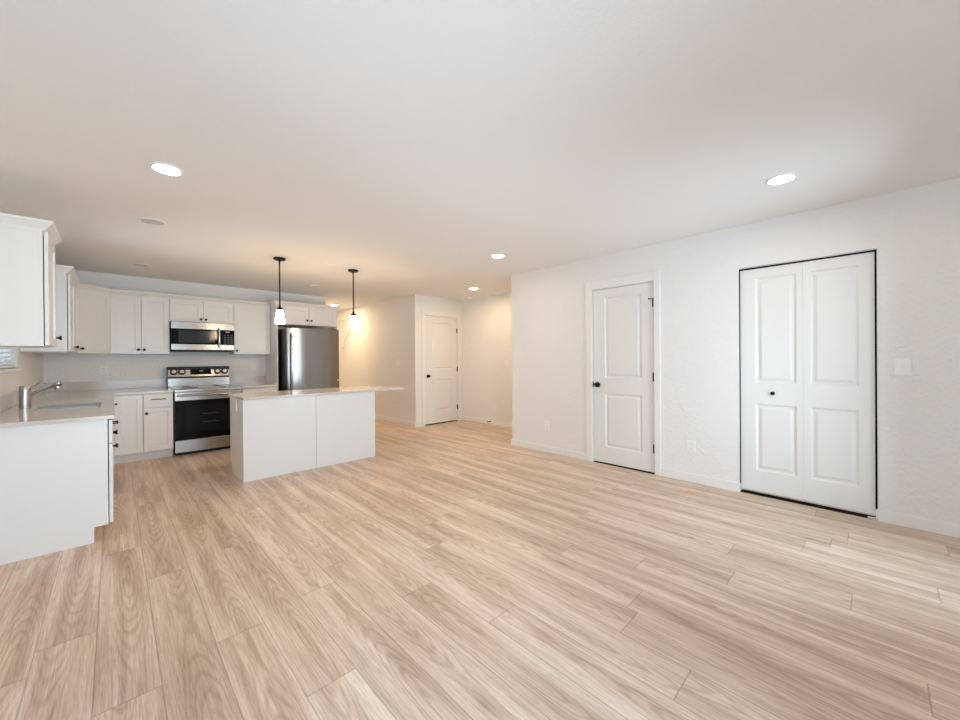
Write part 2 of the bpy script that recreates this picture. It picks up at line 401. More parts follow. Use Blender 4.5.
# ------------------------------------------------------------------ interior doors
DPROF = [(0, 0), (.011, -.012), (.021, -.013), (.046, -.003)]
def knob_bm(c, d, r=.027, l=.055):
    bm = bmesh.new(); lathe(bm, c, d, [(0, 0), (r*1.15, 0), (r*1.15, .006), (r*.42, .010), (r*.42, l*.45), (r*.9, l*.6), (r*1.0, l*.8), (r*.75, l*.97), (0, l)], 24); return bm
def door(name, label, side, a0, a1, zt, face, c0, c1, ct, slab, panels, knob_a, hinges):
    """side 'x': wall face at x=face, door spans y a0..a1 seen from -x ; side 'y': wall face at y=face"""
    loc = (face, (a0+a1)/2, 0) if side == 'x' else ((a0+a1)/2, face, 0)
    d = thing(name, label, 'door', loc, kind='structure')
    def bx(p0, p1, e0, e1, z0, z1): return (e0, e1, p0, p1, z0, z1) if side == 'x' else (p0, p1, e0, e1, z0, z1)
    out = -.018
    # casing boards
    obj('door_casing', B(bx(c0, a0+.010, face+out, face, 0, ct), bx(a1-.010, c1, face+out, face, 0, ct), bx(a0+.010, a1-.010, face+out, face, zt-.012, ct)), TRIM, d, .004)
    obj('door_jamb', B(bx(a0, a0+.016, face, face+T, 0, zt), bx(a1-.016, a1, face, face+T, 0, zt), bx(a0+.016, a1-.016, face, face+T, zt-.016, zt),
                       bx(a0+.016, a0+.028, face+.05, face+.085, 0, zt-.016), bx(a1-.028, a1-.016, face+.05, face+.085, 0, zt-.016)), TRIM, d, .002)
    s0, s1, z0, z1 = slab
    bm = bmesh.new(); fr = face+.010
    if side == 'x': paneled(bm, (fr, s1, z0), (0, -1, 0), (-1, 0, 0), s1-s0, z1-z0, .035, [(s1-p1, p2-z0, s1-p0, p3-z0) for p0, p1, p2, p3 in panels], DPROF)
    else: paneled(bm, (s0, fr, z0), (1, 0, 0), (0, -1, 0), s1-s0, z1-z0, .035, [(p0-s0, p2-z0, p1-s0, p3-z0) for p0, p1, p2, p3 in panels], DPROF)
    sl = obj('door_slab', bm, DOORP, d, .002)
    n = (-1, 0, 0) if side == 'x' else (0, -1, 0)
    obj('under_door_shade', B(bx(a0+.016, a1-.016, face+.004, face+.09, 0, .004)), DARK, d, label='painted shade under the door')  # dark strip painting the shade beneath the slab
    kz = .925
    obj('door_knob', knob_bm((fr, knob_a, kz) if side == 'x' else (knob_a, fr, kz), n), BLACKM, d, smooth=True, label='round black door knob')
    e = (s1+.001) if side == 'x' else (s0-.001)
    obj('strike_plate', B(bx(min(e, e+(.006 if side == 'x' else -.006)), max(e, e+(.006 if side == 'x' else -.006)), face-.001, face+.012, kz-.03, kz+.03)), BLACKM, d, label='black strike plate')
    hb = (s0-.004) if side == 'x' else (s1+.004)
    for z in hinges:
        bm = bmesh.new(); c = (fr-.010, hb, z-.045) if side == 'x' else (hb, fr-.010, z-.045)
        lathe(bm, c, (0, 0, 1), [(0, -.006), (.005, -.004), (.0075, 0), (.0075, .09), (.005, .094), (0, .096)], 12)
        for b_ in [bx(hb-.012, hb+.012, face-.001, face+.009, z-.045, z+.045)]: box(bm, *b_)
        obj('hinge', bm, BLACKM, d, label='black door hinge')
    return d
d2 = door('door_2', 'white two-panel door with black knob in the long right wall, left of the folding closet doors', 'x', dY0, dY1, dZ, XR, 1.546, 2.414, 2.153,
     (1.622, 2.326, .014, 2.046), [(1.750, 2.180, 1.012, 1.946), (1.750, 2.180, .200, .826)], 2.271, (1.826, 1.034, .270))
bm = bmesh.new(); tube(bm, [(XR-.008, 1.618, 1.865), (XR-.03, 1.645, 1.865)], .004, 10); lathe(bm, (XR-.03, 1.645, 1.865), (-.7, .7, 0), [(0, 0), (.009, 0), (.009, .012), (0, .012)], 12)
obj('hinge_pin_stop', bm, BLACKM, d2, label='small black stop on the top hinge')
door('door_1', 'white two-panel entry door with black knob at the far end beyond the island', 'y', fX0, fX1, fZ, YF, 4.105, 5.058, 2.156,
     (4.187, 4.976, .018, 2.066), [(4.345, 4.845, 1.050, 1.945), (4.345, 4.845, .250, .850)], 4.258, (1.812, 1.044, .287))
# folding closet doors
d3 = thing('door_3', 'white folding closet doors with black edge gaps and one small black knob', 'door', (XR, .41, 0), kind='structure')
bm = bmesh.new()
for y0, y1, pp in ((.4074, .848, (.450, .735)), (-.006, .4070, (.078, .363))):
    t_ = bmesh.new()
    paneled(t_, (XR+.022, y1, .034), (0, -1, 0), (-1, 0, 0), y1-y0, 1.994, .033, [(y1-pp[1], 1.004-.034, y1-pp[0], 1.942-.034), (y1-pp[1], .222-.034, y1-pp[0], .818-.034)], DPROF)
    obj('door_leaf', t_, DOORP, d3, .002)
bm.free()
obj('closet_door_knob', knob_bm((XR+.022, .612, .918), (-1, 0, 0), .014, .026), BLACKM, d3, smooth=True, label='small round black knob')
obj('top_track', B((XR+.002, XR+.05, bY0+.002, bY1-.002, 2.037, bZ-.001)), NICKEL, d3)
obj('edge_gap_shade', B((XR+.006, XR+.05, bY0+.002, bY1-.002, 2.030, 2.0365)), DARK, d3, label='painted black shade in the gap')  # black strips here paint the shade of the gaps around the leaves
obj('under_door_shade', B((XR+.012, XR+.09, bY0+.002, bY1-.002, 0, .004)), DARK, d3, label='painted shade under the doors')  # dark strip painting the shade below the leaves
obj('floor_bracket', B((XR-.018, XR+.05, bY0+.004, bY0+.055, .001, .006), (XR-.004, XR+.03, bY0+.004, bY0+.02, .006, .016)), NICKEL, d3, label='small metal pivot bracket on the floor')
obj('edge_gap_shade', B((XR+.005, XR+.05, bY0+.002, -.008, bh, 2.034)), DARK, d3, label='painted black shade in the gap')
obj('edge_gap_shade', B((XR+.005, XR+.05, .8485, bY1-.002, bh, 2.034)), DARK, d3, label='painted black shade in the gap')
obj('closet_jamb', B((XR, XR+T, bY0-.001, bY0+.001, bh, bZ), (XR, XR+T, bY1-.001, bY1+.001, bh, bZ)), TRIM, d3)

# ------------------------------------------------------------------ cabinets
YBC, XLC = YB-.002, XL+.002
SH = [(0, 0), (.0012, -.010)]
GR = 'white kitchen cabinets'
def shaker(name, O, U, N, w, h, parent, rail=.057, flat=False):
    bm = bmesh.new()
    pn = [] if flat else [(rail, rail, w-rail, h-rail)]
    paneled(bm, O, U, N, w, h, .019, pn, SH)
    return obj(name, bm, CABP, parent, .0016)
def cab_knob(p, n, parent):
    bm = bmesh.new(); lathe(bm, p, n, [(0, 0), (.008, 0), (.006, .008), (.0065, .012), (.0155, .020), (.0165, .026), (.013, .029), (0, .0295)], 20)
    return obj('knob', bm, BLACKM, parent, smooth=True, label='black knob')
def pull(p, along, n, parent, l=.14):
    p, a, n = Vector(p), Vector(along), Vector(n); bm = bmesh.new()
    tube(bm, [p-a*l/2+n*.026, p+a*l/2+n*.026], .0055, 10)
    for s in (-1, 1): tube(bm, [p+a*s*l*.36, p+a*s*l*.36+n*.026], .0045, 8)
    return obj('pull', bm, BLACKM, parent, smooth=True, label='black bar pull')
CP = [(0, 0), (.004, 0), (.006, .008), (.012, .014), (.036, .040), (.044, .046), (.046, .060), (0, .060)]
ZU0, ZU1, ZC = 1.343, 2.140, 2.128
XU = -.335; YU = 6.922
def crown(parent, path, i0, i1, z=ZC):
    bm = bmesh.new(); sweep(bm, path, CP, z, i0, i1); obj('crown_molding', bm, CABP, parent)
# -- near wall cabinet on the left wall
c = thing('wall_cabinet', 'nearest white wall cabinet at the left edge, hung left of the sink window', 'cabinet', (-.49, 4.02, 1.344), GR)
obj('body', B((XLC, XU, 3.800, 4.245, 1.344, 2.118)), CABP, c, .002)
obj('side_trim', B((XLC, XU-.001, 3.797, 3.800, 2.090, 2.112), (XU-.022, XU-.001, 3.797, 3.800, 1.346, 2.090)), CABP, c, .001)
dd = shaker('door', (XU+.024, 3.803, 1.350), (0, 1, 0), (1, 0, 0), .438, .752, c); cab_knob((XU+.024, 4.21, 1.418), (1, 0, 0), dd)
crown(c, [(XLC, 3.80), (XU+.007, 3.80), (XU+.007, 4.256), (XLC, 4.256)], 0, 3, 2.108)
# -- second wall cabinet on the left wall
PATH = [(XLC, 5.552), (XU+.004, 5.552), (XU+.004, 6.612), (-.036, YU-.004), (.566, YU-.004), (1.340, YU-.004), (1.858, YU-.004)]
c = thing('wall_cabinet', 'white wall cabinet on the left wall between window and angled corner cabinet', 'cabinet', (-.49, 6.08, ZU0), GR)
obj('body', B((XLC, XU, 5.552, 6.612, ZU0, ZU1)), CABP, c, .002)
obj('side_trim', B((XU-.022, XU-.001, 5.549, 5.552, ZU0+.002, ZC)), CABP, c, .001)
dd = shaker('door', (XU+.024, 5.556, ZU0+.005), (0, 1, 0), (1, 0, 0), .522, .766, c); cab_knob((XU+.024, 6.055, 1.405), (1, 0, 0), dd)
dd = shaker('door', (XU+.024, 6.084, ZU0+.005), (0, 1, 0), (1, 0, 0), .500, .766, c); cab_knob((XU+.024, 6.110, 1.405), (1, 0, 0), dd)
crown(c, PATH, 0, 2)
# -- angled corner wall cabinet
c = thing('corner_wall_cabinet', 'angled white corner wall cabinet with one plain door above the counter corner', 'cabinet', (-.4, 7.0, ZU0), GR)
bm = bmesh.new(); extrude_poly(bm, [(XLC, 6.612), (XU, 6.612), (-.036, YU), (-.036, YBC), (XLC, YBC)], 'z', ZU0, ZU1); obj('body', bm, CABP, c, .002)
A_ = Vector((XU, 6.612, 0)); D_ = Vector((-.036, YU, 0))-A_; ln = D_.length; D_.normalize(); Nn = Vector((D_.y, -D_.x, 0))
O_ = A_+D_*.012+Nn*.021
dd = shaker('door', (O_.x, O_.y, ZU0+.005), D_, Nn, ln-.026, .766, c); kp = O_+D_*.03
cab_knob((kp.x, kp.y, 1.402), Nn, dd)
crown(c, PATH, 2, 3)
# -- back wall uppers
YD = YU-.021
def upper(name, label, x0, x1, z0, doors, seg):
    c = thing(name, label, 'cabinet', ((x0+x1)/2, (YU+YBC)/2, z0), GR)
    obj('body', B((x0, x1, YU, YBC, z0, ZU1)), CABP, c, .002)
    for a, b_, k in doors:
        dd = shaker('door', (a, YD, z0+.005), (1, 0, 0), (0, -1, 0), b_-a, ZC-.014-z0, c)
        cab_knob((k, YD, z0+(.058 if z0 < 1.5 else .045)), (0, -1, 0), dd)
    crown(c, PATH, *seg); return c
upper('wall_cabinet', 'white two-door wall cabinet left of the microwave', -.036, .566, ZU0, [(-.030, .261, .236), (.269, .561, .294)], (3, 4))
upper('wall_cabinet', 'short two-door white wall cabinet directly above the microwave', .566, 1.340, 1.812, [(.571, .949, .924), (.957, 1.335, .984)], (4, 5))
upper('wall_cabinet', 'white single-door wall cabinet right of the microwave', 1.340, 1.858, ZU0, [(1.346, 1.852, 1.376)], (5, 6))
# -- refrigerator surround
YG = 6.618
c = thing('refrigerator_cabinet', 'white cabinet with two low doors above the refrigerator and a tall side panel', 'cabinet', (2.36, 6.92, 0), GR)
obj('body', B((1.885, 2.838, YG, YBC, 1.826, ZU1)), CABP, c, .002)
obj('side_panel', B((1.860, 1.885, YG-.018, YBC, 0, ZU1)), CABP, c, .002)
obj('side_panel', B((2.838, 2.856, YG, YBC, 1.80, ZU1)), CABP, c, .002)
for a, b_, k in ((1.903, 2.361, 2.330), (2.369, 2.834, 2.400)):
    dd = shaker('door', (a, YG-.021, 1.832), (1, 0, 0), (0, -1, 0), b_-a, .290, c); cab_knob((k, YG-.021, 1.905), (0, -1, 0), dd)
crown(c, [(1.860, YU-.06), (1.860, YG-.022), (2.856, YG-.022), (2.856, YBC)], 0, 3)
# -- base cabinets
ZT, ZK = .838, .107     # carcass top, toe kick height
XB, XD = -.038, -.014   # left run carcass front, door front
YBF, YBD = 6.318, 6.297 # back run carcass front, door front
def base_left(label, y0, y1, body=None):
    c = thing('base_cabinet', label, 'cabinet', (-.35, (y0+y1)/2, 0), GR)
    obj('body', B(*(body or [(XLC, XB, y0, y1, ZK, ZT)])), CABP, c, .001)
    obj('toe_kick', B((XLC, -.109, y0, y1, 0, ZK)), CABP, c, .001)
    return c
c = base_left('nearest white base cabinet at the left with a plain end panel facing the room', 3.716, 4.16)
bm = bmesh.new(); extrude_poly(bm, [(XLC, 0), (-.109, 0), (-.109, ZK), (XB, ZK), (XB, ZT), (XLC, ZT)], 'y', 3.698, 3.716); obj('end_panel', bm, CABP, c, .0015)
dr = shaker('drawer', (XD, 3.716, .668), (0, 1, 0), (1, 0, 0), .440, .160, c, flat=True); pull((XD, 3.935, .785), (0, 1, 0), (1, 0, 0), dr)
dd = shaker('door', (XD, 3.716, .112), (0, 1, 0), (1, 0, 0), .440, .550, c); cab_knob((XD, 3.93, .612), (1, 0, 0), dd)
c = base_left('white sink base cabinet under the sink with two doors', 4.16, 5.06,
              [(XLC, XB, 4.16, 4.178, ZK, ZT), (XLC, XB, 5.042, 5.06, ZK, ZT), (XLC, XB, 4.178, 5.042, ZK, .125), (XLC, XLC+.012, 4.178, 5.042, .125, ZT), (XB-.018, XB, 4.178, 5.042, .79, ZT)])
shaker('false_front', (XD, 4.164, .668), (0, 1, 0), (1, 0, 0), .892, .160, c, flat=True)
dd = shaker('door', (XD, 4.164, .112), (0, 1, 0), (1, 0, 0), .444, .550, c); cab_knob((XD, 4.578, .622), (1, 0, 0), dd)
dd = shaker('door', (XD, 4.612, .112), (0, 1, 0), (1, 0, 0), .444, .550, c); cab_knob((XD, 4.642, .622), (1, 0, 0), dd)
c = base_left('white drawer base cabinet on the left run beyond the sink', 5.06, 5.70)
dr = shaker('drawer', (XD, 5.064, .668), (0, 1, 0), (1, 0, 0), .632, .160, c, flat=True); pull((XD, 5.38, .805), (0, 1, 0), (1, 0, 0), dr)
dd = shaker('door', (XD, 5.064, .112), (0, 1, 0), (1, 0, 0), .632, .550, c)
c = thing('corner_base_cabinet', 'white corner base cabinet with one tall shaker door in the inside corner of the counter', 'cabinet', (-.3, 6.8, 0), GR)
obj('body', B((XLC, XB, 5.70, YBC, ZK, ZT), (XB, .251, YBF, YBC, ZK, ZT)), CABP, c, .001)
obj('toe_kick', B((XLC, -.109, 5.70, YBC, 0, ZK), (-.109, .251, 6.381, YBC, 0, ZK)), CABP, c, .001)
shaker('door', (-.004, YBD, .112), (1, 0, 0), (0, -1, 0), .249, .716, c, .05)
def base_back(label, x0, x1, kx):
    c = thing('base_cabinet', label, 'cabinet', ((x0+x1)/2, 6.75, 0), GR)
    obj('body', B((x0, x1, YBF, YBC, ZK, ZT)), CABP, c, .001); obj('toe_kick', B((x0, x1, 6.381, YBC, 0, ZK)), CABP, c, .001)
    w = x1-x0-.011
    dr = shaker('drawer', (x0+.006, YBD, .664), (1, 0, 0), (0, -1, 0), w, .164, c, flat=True); pull(((x0+x1)/2, YBD, .762), (1, 0, 0), (0, -1, 0), dr)
    dd = shaker('door', (x0+.006, YBD, .112), (1, 0, 0), (0, -1, 0), w, .540, c, .05); cab_knob((kx, YBD, .592), (0, -1, 0), dd)
base_back('white base cabinet with drawer over door directly left of the range', .253, .545, .284)
base_back('white base cabinet right of the range, half hidden by the island', 1.318, 1.782, 1.35)

# ------------------------------------------------------------------ countertops
ZQ0, ZQ1 = .840, .866
ct = thing('countertop', 'L-shaped polished pale quartz countertop around sink and corner', 'countertop', (-.3, 5.4, ZQ0), 'quartz countertops')
bm = bmesh.new()
sx0, sx1, sy0, sy1 = -.462, -.088, 4.46, 4.985
xs = [XLC, sx0, sx1, -.002, .550]; ys = [3.676, sy0, sy1, 6.280, YBC]
cells(bm, xs, ys, lambda i, j: (i < 3 or j == 3) and not (i == 1 and j == 1), ZQ0, ZQ1)
obj('slab', bm, QUARTZ, ct, .002)
bm = bmesh.new(); cells(bm, [XLC, XLC+.018, .550], [3.70, YBC-.018, YBC], lambda i, j: i == 0 or j == 1, ZQ1+.0005, .982)
tag(obj('backsplash', bm, QUARTZ, bevel=.0015), 'low quartz backsplash strip along the sink wall and left of the range', 'backsplash', 'quartz backsplash strips')
ct = thing('countertop', 'short pale quartz countertop between range and refrigerator panel', 'countertop', (1.585, 6.75, ZQ0), 'quartz countertops')
bm = bmesh.new(); cells(bm, [1.314, 1.785, 1.859], [6.280, 6.602, YBC], lambda i, j: i == 0 or j == 1, ZQ0, ZQ1+.006); obj('slab', bm, QUARTZ, ct, .002)
tag(obj('backsplash', B((1.314, 1.859, YBC-.018, YBC, ZQ1+.0065, .982)), QUARTZ, bevel=.0015), 'short low quartz backsplash strip between range and refrigerator', 'backsplash', 'quartz backsplash strips')

# sink and faucet
sk = thing('sink', 'stainless steel undermount sink set in the counter by the window', 'sink', (-.28, 4.72, .64))
bm = bmesh.new(); w_ = .004
cells(bm, [sx0-.012, sx0-.004, sx1+.004, sx1+.012], [sy0-.012, sy0-.004, sy1+.004, sy1+.012], lambda i, j: not (i == 1 and j == 1), .645, .8395)
box(bm, sx0-.012, sx1+.012, sy0-.012, sy1+.012, .640, .645)
obj('bowl', bm, mat('sink_steel', (.74, .73, .72), .34, 1), sk, .002)
bm = bmesh.new(); lathe(bm, (-.275, 4.72, .645), (0, 0, 1), [(0, .001), (.03, .001), (.035, .003), (.044, .003), (.045, 0)], 24); obj('drain', bm, CHROME, sk, smooth=True)
fc = thing('faucet', 'brushed nickel single-lever kitchen faucet beside the sink', 'faucet', (-.532, 4.84, ZQ1))
fx, fy, fz = -.532, 4.84, ZQ1
bm = bmesh.new(); lathe(bm, (fx, fy, fz), (0, 0, 1), [(0, 0), (.036, 0), (.036, .006), (.033, .009), (.033, .125), (.0315, .127), (.0315, .130), (.033, .132), (.033, .172), (.030, .178), (0, .179)], 28)
obj('faucet_body', bm, NICKEL, fc, smooth=True)
bm = bmesh.new(); tube(bm, [(fx+.02, fy, fz+.100), (fx+.165, fy-.03, fz+.182)], .0145, 16); obj('spout', bm, NICKEL, fc, smooth=True)
bm = bmesh.new(); d_ = Vector((.145, -.03, .080)).normalized(); lathe(bm, Vector((fx+.155, fy-.03, fz+.175)), d_, [(0, -.006), (.019, -.002), (.027, .012), (.029, .044), (.025, .054), (0, .056)], 20)
lathe(bm, Vector((fx+.178, fy-.034, fz+.182)), (.25, 0, -1), [(0, 0), (.017, 0), (.022, .032), (.019, .040), (0, .041)], 18)
obj('spray_head', bm, NICKEL, fc, smooth=True)
bm = bmesh.new(); tube(bm, [(fx+.02, fy, fz+.160), (fx+.055, fy-.01, fz+.185), (fx+.105, fy-.02, fz+.218)], [.006, .0045, .004], 10); obj('lever', bm, NICKEL, fc, smooth=True)

# window blind
wb = thing('window_blind', 'white horizontal slat blind in the window over the sink', 'blind', (XL-.03, 4.92, 1.19))
bm = bmesh.new()
z = 1.212
while z < 2.03:
    extrude_poly(bm, [(XL-.052, z+.004), (XL-.050, z+.006), (XL-.014, z+.030), (XL-.016, z+.028)], 'y', wY0+.01, wY1-.01); z += .038
obj('slat', bm, BLIND, wb)
obj('bottom_rail', B((XL-.052, XL-.012, wY0+.01, wY1-.01, 1.190, 1.208)), WINF, wb, .003)
obj('head_rail', B((XL-.06, XL-.005, wY0+.008, wY1-.008, 2.05, 2.095)), WINF, wb, .003)
bm = bmesh.new()
for y in (4.60, 4.92, 5.24): tube(bm, [(XL-.013, y, 1.21), (XL-.013, y, 2.05)], .0018, 6)
obj('ladder_cord', bm, PLATE, wb)

# ------------------------------------------------------------------ range
rg = thing('range', 'stainless steel electric range with black glass oven door', 'range', (.93, 6.7, 0))
X0, X1 = .554, 1.311
YFR = 6.278
obj('body', B((X0, X1, 6.33, 7.20, .03, .850)), BLACKP, rg, .002)
obj('foot_rail', B((X0+.02, X1-.02, 6.36, 7.1, 0, .03)), BLACKP, rg)
obj('cooktop', B((X0, X1, 6.31, 7.09, .850, .872)), GLASSB, rg, .003)
obj('cooktop_edge', B((X0, X1, YFR-.005, 6.315, .835, .869)), STEEL, rg, .004)
for bx_, by_, br_ in ((.74, 6.55, .10), (1.13, 6.55, .08), (.74, 6.88, .075), (1.13, 6.88, .09)):
    bm = bmesh.new(); lathe(bm, (bx_, by_, .8722), (0, 0, 1), [(br_-.003, 0), (br_-.003, .0004), (br_, .0004), (br_, 0), (br_-.003, 0)], 40)
    obj('burner_ring', bm, SLOT, rg)
od = obj('oven_door', B((X0+.004, X1-.004, YFR, 6.330, .722, .832), (X0+.004, X1-.004, YFR+.004, 6.330, .206, .722)), STEEL, rg, .003)
obj('oven_window', B((X0+.006, X1-.006, YFR, YFR+.006, .208, .722)), GLASSB, od, .001)
obj('window_screen', B((X0+.12, X1-.10, YFR-.0012, YFR+.001, .30, .645)), mat('oven_inner', (.010, .010, .011), .12, spec=.15), od)
for zz in (.42, .53): obj('oven_rack', B((X0+.30, X0+.47, YFR-.0022, YFR-.001, zz, zz+.004)), mat('rack_glint', (.09, .088, .085), .4), od)
bm = bmesh.new(); tube(bm, [(X0+.03, YFR-.045, .790), (X1-.03, YFR-.045, .790)], .0135, 16)
for x in (X0+.06, X1-.06): tube(bm, [(x, YFR+.002, .790), (x, YFR-.045, .790)], .009, 10)
obj('handle', bm, STEEL, od, smooth=True)
obj('storage_drawer', B((X0+.004, X1-.004, YFR+.002, 6.330, .045, .200)), STEEL, rg, .003)
bgd = bmesh.new(); extrude_poly(bgd, [(7.085, .872), (7.085, .990), (7.095, .990), (7.095, 1.012), (7.078, 1.012), (7.108, 1.150), (7.120, 1.158), (7.20, 1.158), (7.20, .872)], 'x', X0, X1)
bg_ = obj('backguard', bgd, STEEL, rg, .002)
obj('backguard_trim', B((X0-.003, X1+.003, 7.10, 7.199, .872, 1.152)), BLACKP, rg, .002)
obj('backguard_gap', B((X0+.002, X1-.002, 7.080, 7.094, .991, 1.011)), BLACKP, rg)
def onpanel(z): return 7.078+(z-1.012)*.030/.138
bm = bmesh.new(); extrude_poly(bm, [(onpanel(1.040)-.002, 1.040), (onpanel(1.122)-.002, 1.122), (onpanel(1.122)+.01, 1.122), (onpanel(1.040)+.01, 1.040)], 'x', X0+.262, X0+.520)
dsp = obj('display', bm, GLASSB, rg)
obj('display_digit', B((X0+.372, X0+.418, onpanel(1.09)-.0035, onpanel(1.09)+.002, 1.088, 1.098)), PALE, dsp)
for k in (.068, .162, .598, .690):
    bm = bmesh.new(); lathe(bm, (X0+k, onpanel(1.083), 1.083), (0, -.977, .212), [(0, 0), (.031, 0), (.031, .004), (.029, .006), (.027, .030), (.024, .033), (0, .033)], 24)
    kn = obj('control_knob', bm, CHROME, rg, smooth=True)
    bm = bmesh.new(); lathe(bm, (X0+k, onpanel(1.083)-.0005, 1.083), (0, -.977, .212), [(.0315, 0), (.046, 0), (.046, .003), (.0315, .003), (.0315, 0)], 24); obj('knob_ring', bm, BLACKP, kn)
obj('badge', B((X0+.02, X0+.11, 7.077, 7.08, 1.016, 1.022)), SLOT, rg)

# ------------------------------------------------------------------ microwave
mw = thing('microwave', 'stainless over-the-range microwave with dark door window', 'microwave', (.953, 7.0, 1.385), None)
M0, M1, MF = .570, 1.336, 6.842
obj('body', B((M0+.002, M1-.002, MF+.035, YBC, 1.388, 1.811)), BLACKP, mw, .002)
obj('top_band', B((M0+.004, M1, MF, MF+.035, 1.706, 1.806)), STEEL, mw, .003)
obj('bottom_band', B((M0+.004, M1, MF, MF+.035, 1.404, 1.486)), STEEL, mw, .003)
md = obj('door', B((M0+.004, 1.165, MF+.002, MF+.035, 1.488, 1.704)), GLASSB, mw, .002)
obj('door_window', B((.655, 1.085, MF+.0008, MF+.004, 1.508, 1.684)), GLASSG, md)
bm = bmesh.new(); tube(bm, [(1.135, MF-.002, 1.455), (1.135, MF-.035, 1.475), (1.135, MF-.043, 1.53), (1.135, MF-.046, 1.595), (1.135, MF-.043, 1.66), (1.135, MF-.035, 1.715), (1.135, MF-.002, 1.735)], .012, 14)
obj('handle', bm, CHROME, md, smooth=True)
cp = obj('control_panel', B((1.168, M1, MF+.002, MF+.035, 1.488, 1.704)), GLASSB, mw, .002)
obj('display', B((1.222, 1.275, MF+.001, MF+.003, 1.672, 1.686)), PALE, cp)
bs = []
for r_ in range(5):
    for q_ in range(3): bs.append((1.200+q_*.042, 1.224+q_*.042, MF+.001, MF+.003, 1.510+r_*.028, 1.520+r_*.028))
obj('button', B(*bs), SLOT, cp)
obj('vent_underside', B((M0+.02, M1-.02, MF+.03, YBC-.05, 1.380, 1.388)), BLACKM, mw)

# ------------------------------------------------------------------ refrigerator
rf = thing('refrigerator', 'tall stainless steel refrigerator with dark side in the cabinet niche', 'refrigerator', (2.34, 6.75, 0))
R0, R1, RF, RT = 1.930, 2.752, 6.288, 1.752
obj('body', B((R0, R1, RF+.075, 7.19, .04, RT-.01)), mat('fridge_side', (.028, .027, .026), .45), rf, .004)
obj('foot', B((R0+.05, R1-.05, RF+.12, 7.1, 0, .04)), BLACKP, rf)
def fridge_front(name, z0, z1):
    pts = []
    n = 16
    for k in range(n+1):
        s = k/n; x = R0+(R1-R0)*s; pts.append((x, RF+.020*(2*s-1)**2))
    pts += [(R1, RF+.068), (R0, RF+.068)]
    bm = bmesh.new(); extrude_poly(bm, pts, 'z', z0, z1); return obj(name, bm, FSTEEL, rf, .005)
fd = fridge_front('door', .690, RT); fz_ = fridge_front('freezer_drawer', .06, .684)
bm = bmesh.new()
tube(bm, [(R0+.055, RF+.014-.0, .78), (R0+.055, RF-.030, .80)] + [(R0+.055, RF-.034-.016*math.sin(PI*k/10), .82+.08*k) for k in range(11)] + [(R0+.055, RF-.030, 1.64), (R0+.055, RF+.014, 1.66)], .0125, 14)
obj('handle', bm, CHROME, fd, smooth=True)
bm = bmesh.new(); tube(bm, [(R0+.10, RF+.012, .60), (R0+.12, RF-.035, .60), ((R0+R1)/2, RF-.045, .60), (R1-.12, RF-.035, .60), (R1-.10, RF+.012, .60)], .0125, 14)
obj('handle', bm, CHROME, fz_, smooth=True)
bm = bmesh.new(); lathe(bm, (R1-.022, RF+.018, .905), (0, -1, 0), [(0, 0), (.014, 0), (.014, .003), (0, .004)], 20); obj('badge', bm, PLATE, fd, label='small pale round badge')
for x in (R0+.03, R1-.11): obj('hinge_cover', B((x, x+.08, RF+.03, RF+.14, RT-.012, RT+.012)), BLACKP, rf, .003)

# ------------------------------------------------------------------ island
il = thing('kitchen_island', 'white kitchen island cabinet with plain panels towards the room', 'island', (1.67, 4.74, 0))
I0, I1, IY, IB = .936, 2.404, 4.446, 5.045
obj('body', B((I0+.016, I1-.016, IY+.016, IB, ZK, .834)), CABP, il)
obj('toe_kick', B((I0+.016, I1-.016, IY+.016, 4.975, 0, ZK)), CABP, il)
obj('front_panel', B((I0, 1.6615, IY, IY+.016, 0, .834)), CABP, il, .002)
obj('front_panel', B((1.6645, I1, IY, IY+.016, 0, .834)), CABP, il, .002)
for a, b_ in ((I0, I0+.016), (I1-.016, I1)):
    bm = bmesh.new(); extrude_poly(bm, [(IY+.016, 0), (4.975, 0), (4.975, ZK), (IB, ZK), (IB, .834), (IY+.016, .834)], 'x', a, b_); obj('side_panel', bm, CABP, il, .002)
for k in range(3):
    a = I0+.004+k*.4875; dr = shaker('drawer', (a+.4835, IB+.021, .668), (-1, 0, 0), (0, 1, 0), .4835, .160, il, flat=True); pull((a+.242, IB+.021, .755), (1, 0, 0), (0, 1, 0), dr)
    dd = shaker('door', (a+.4835, IB+.021, .112), (-1, 0, 0), (0, 1, 0), .4835, .550, il); cab_knob((a+.45, IB+.021, .612), (0, 1, 0), dd)
tag(obj('island_countertop', B((.938, 2.835, 4.428, 5.135, .836, .862)), QUARTZ, bevel=.002), 'long polished quartz slab on the island, overhanging on its right', 'countertop', 'quartz countertops')

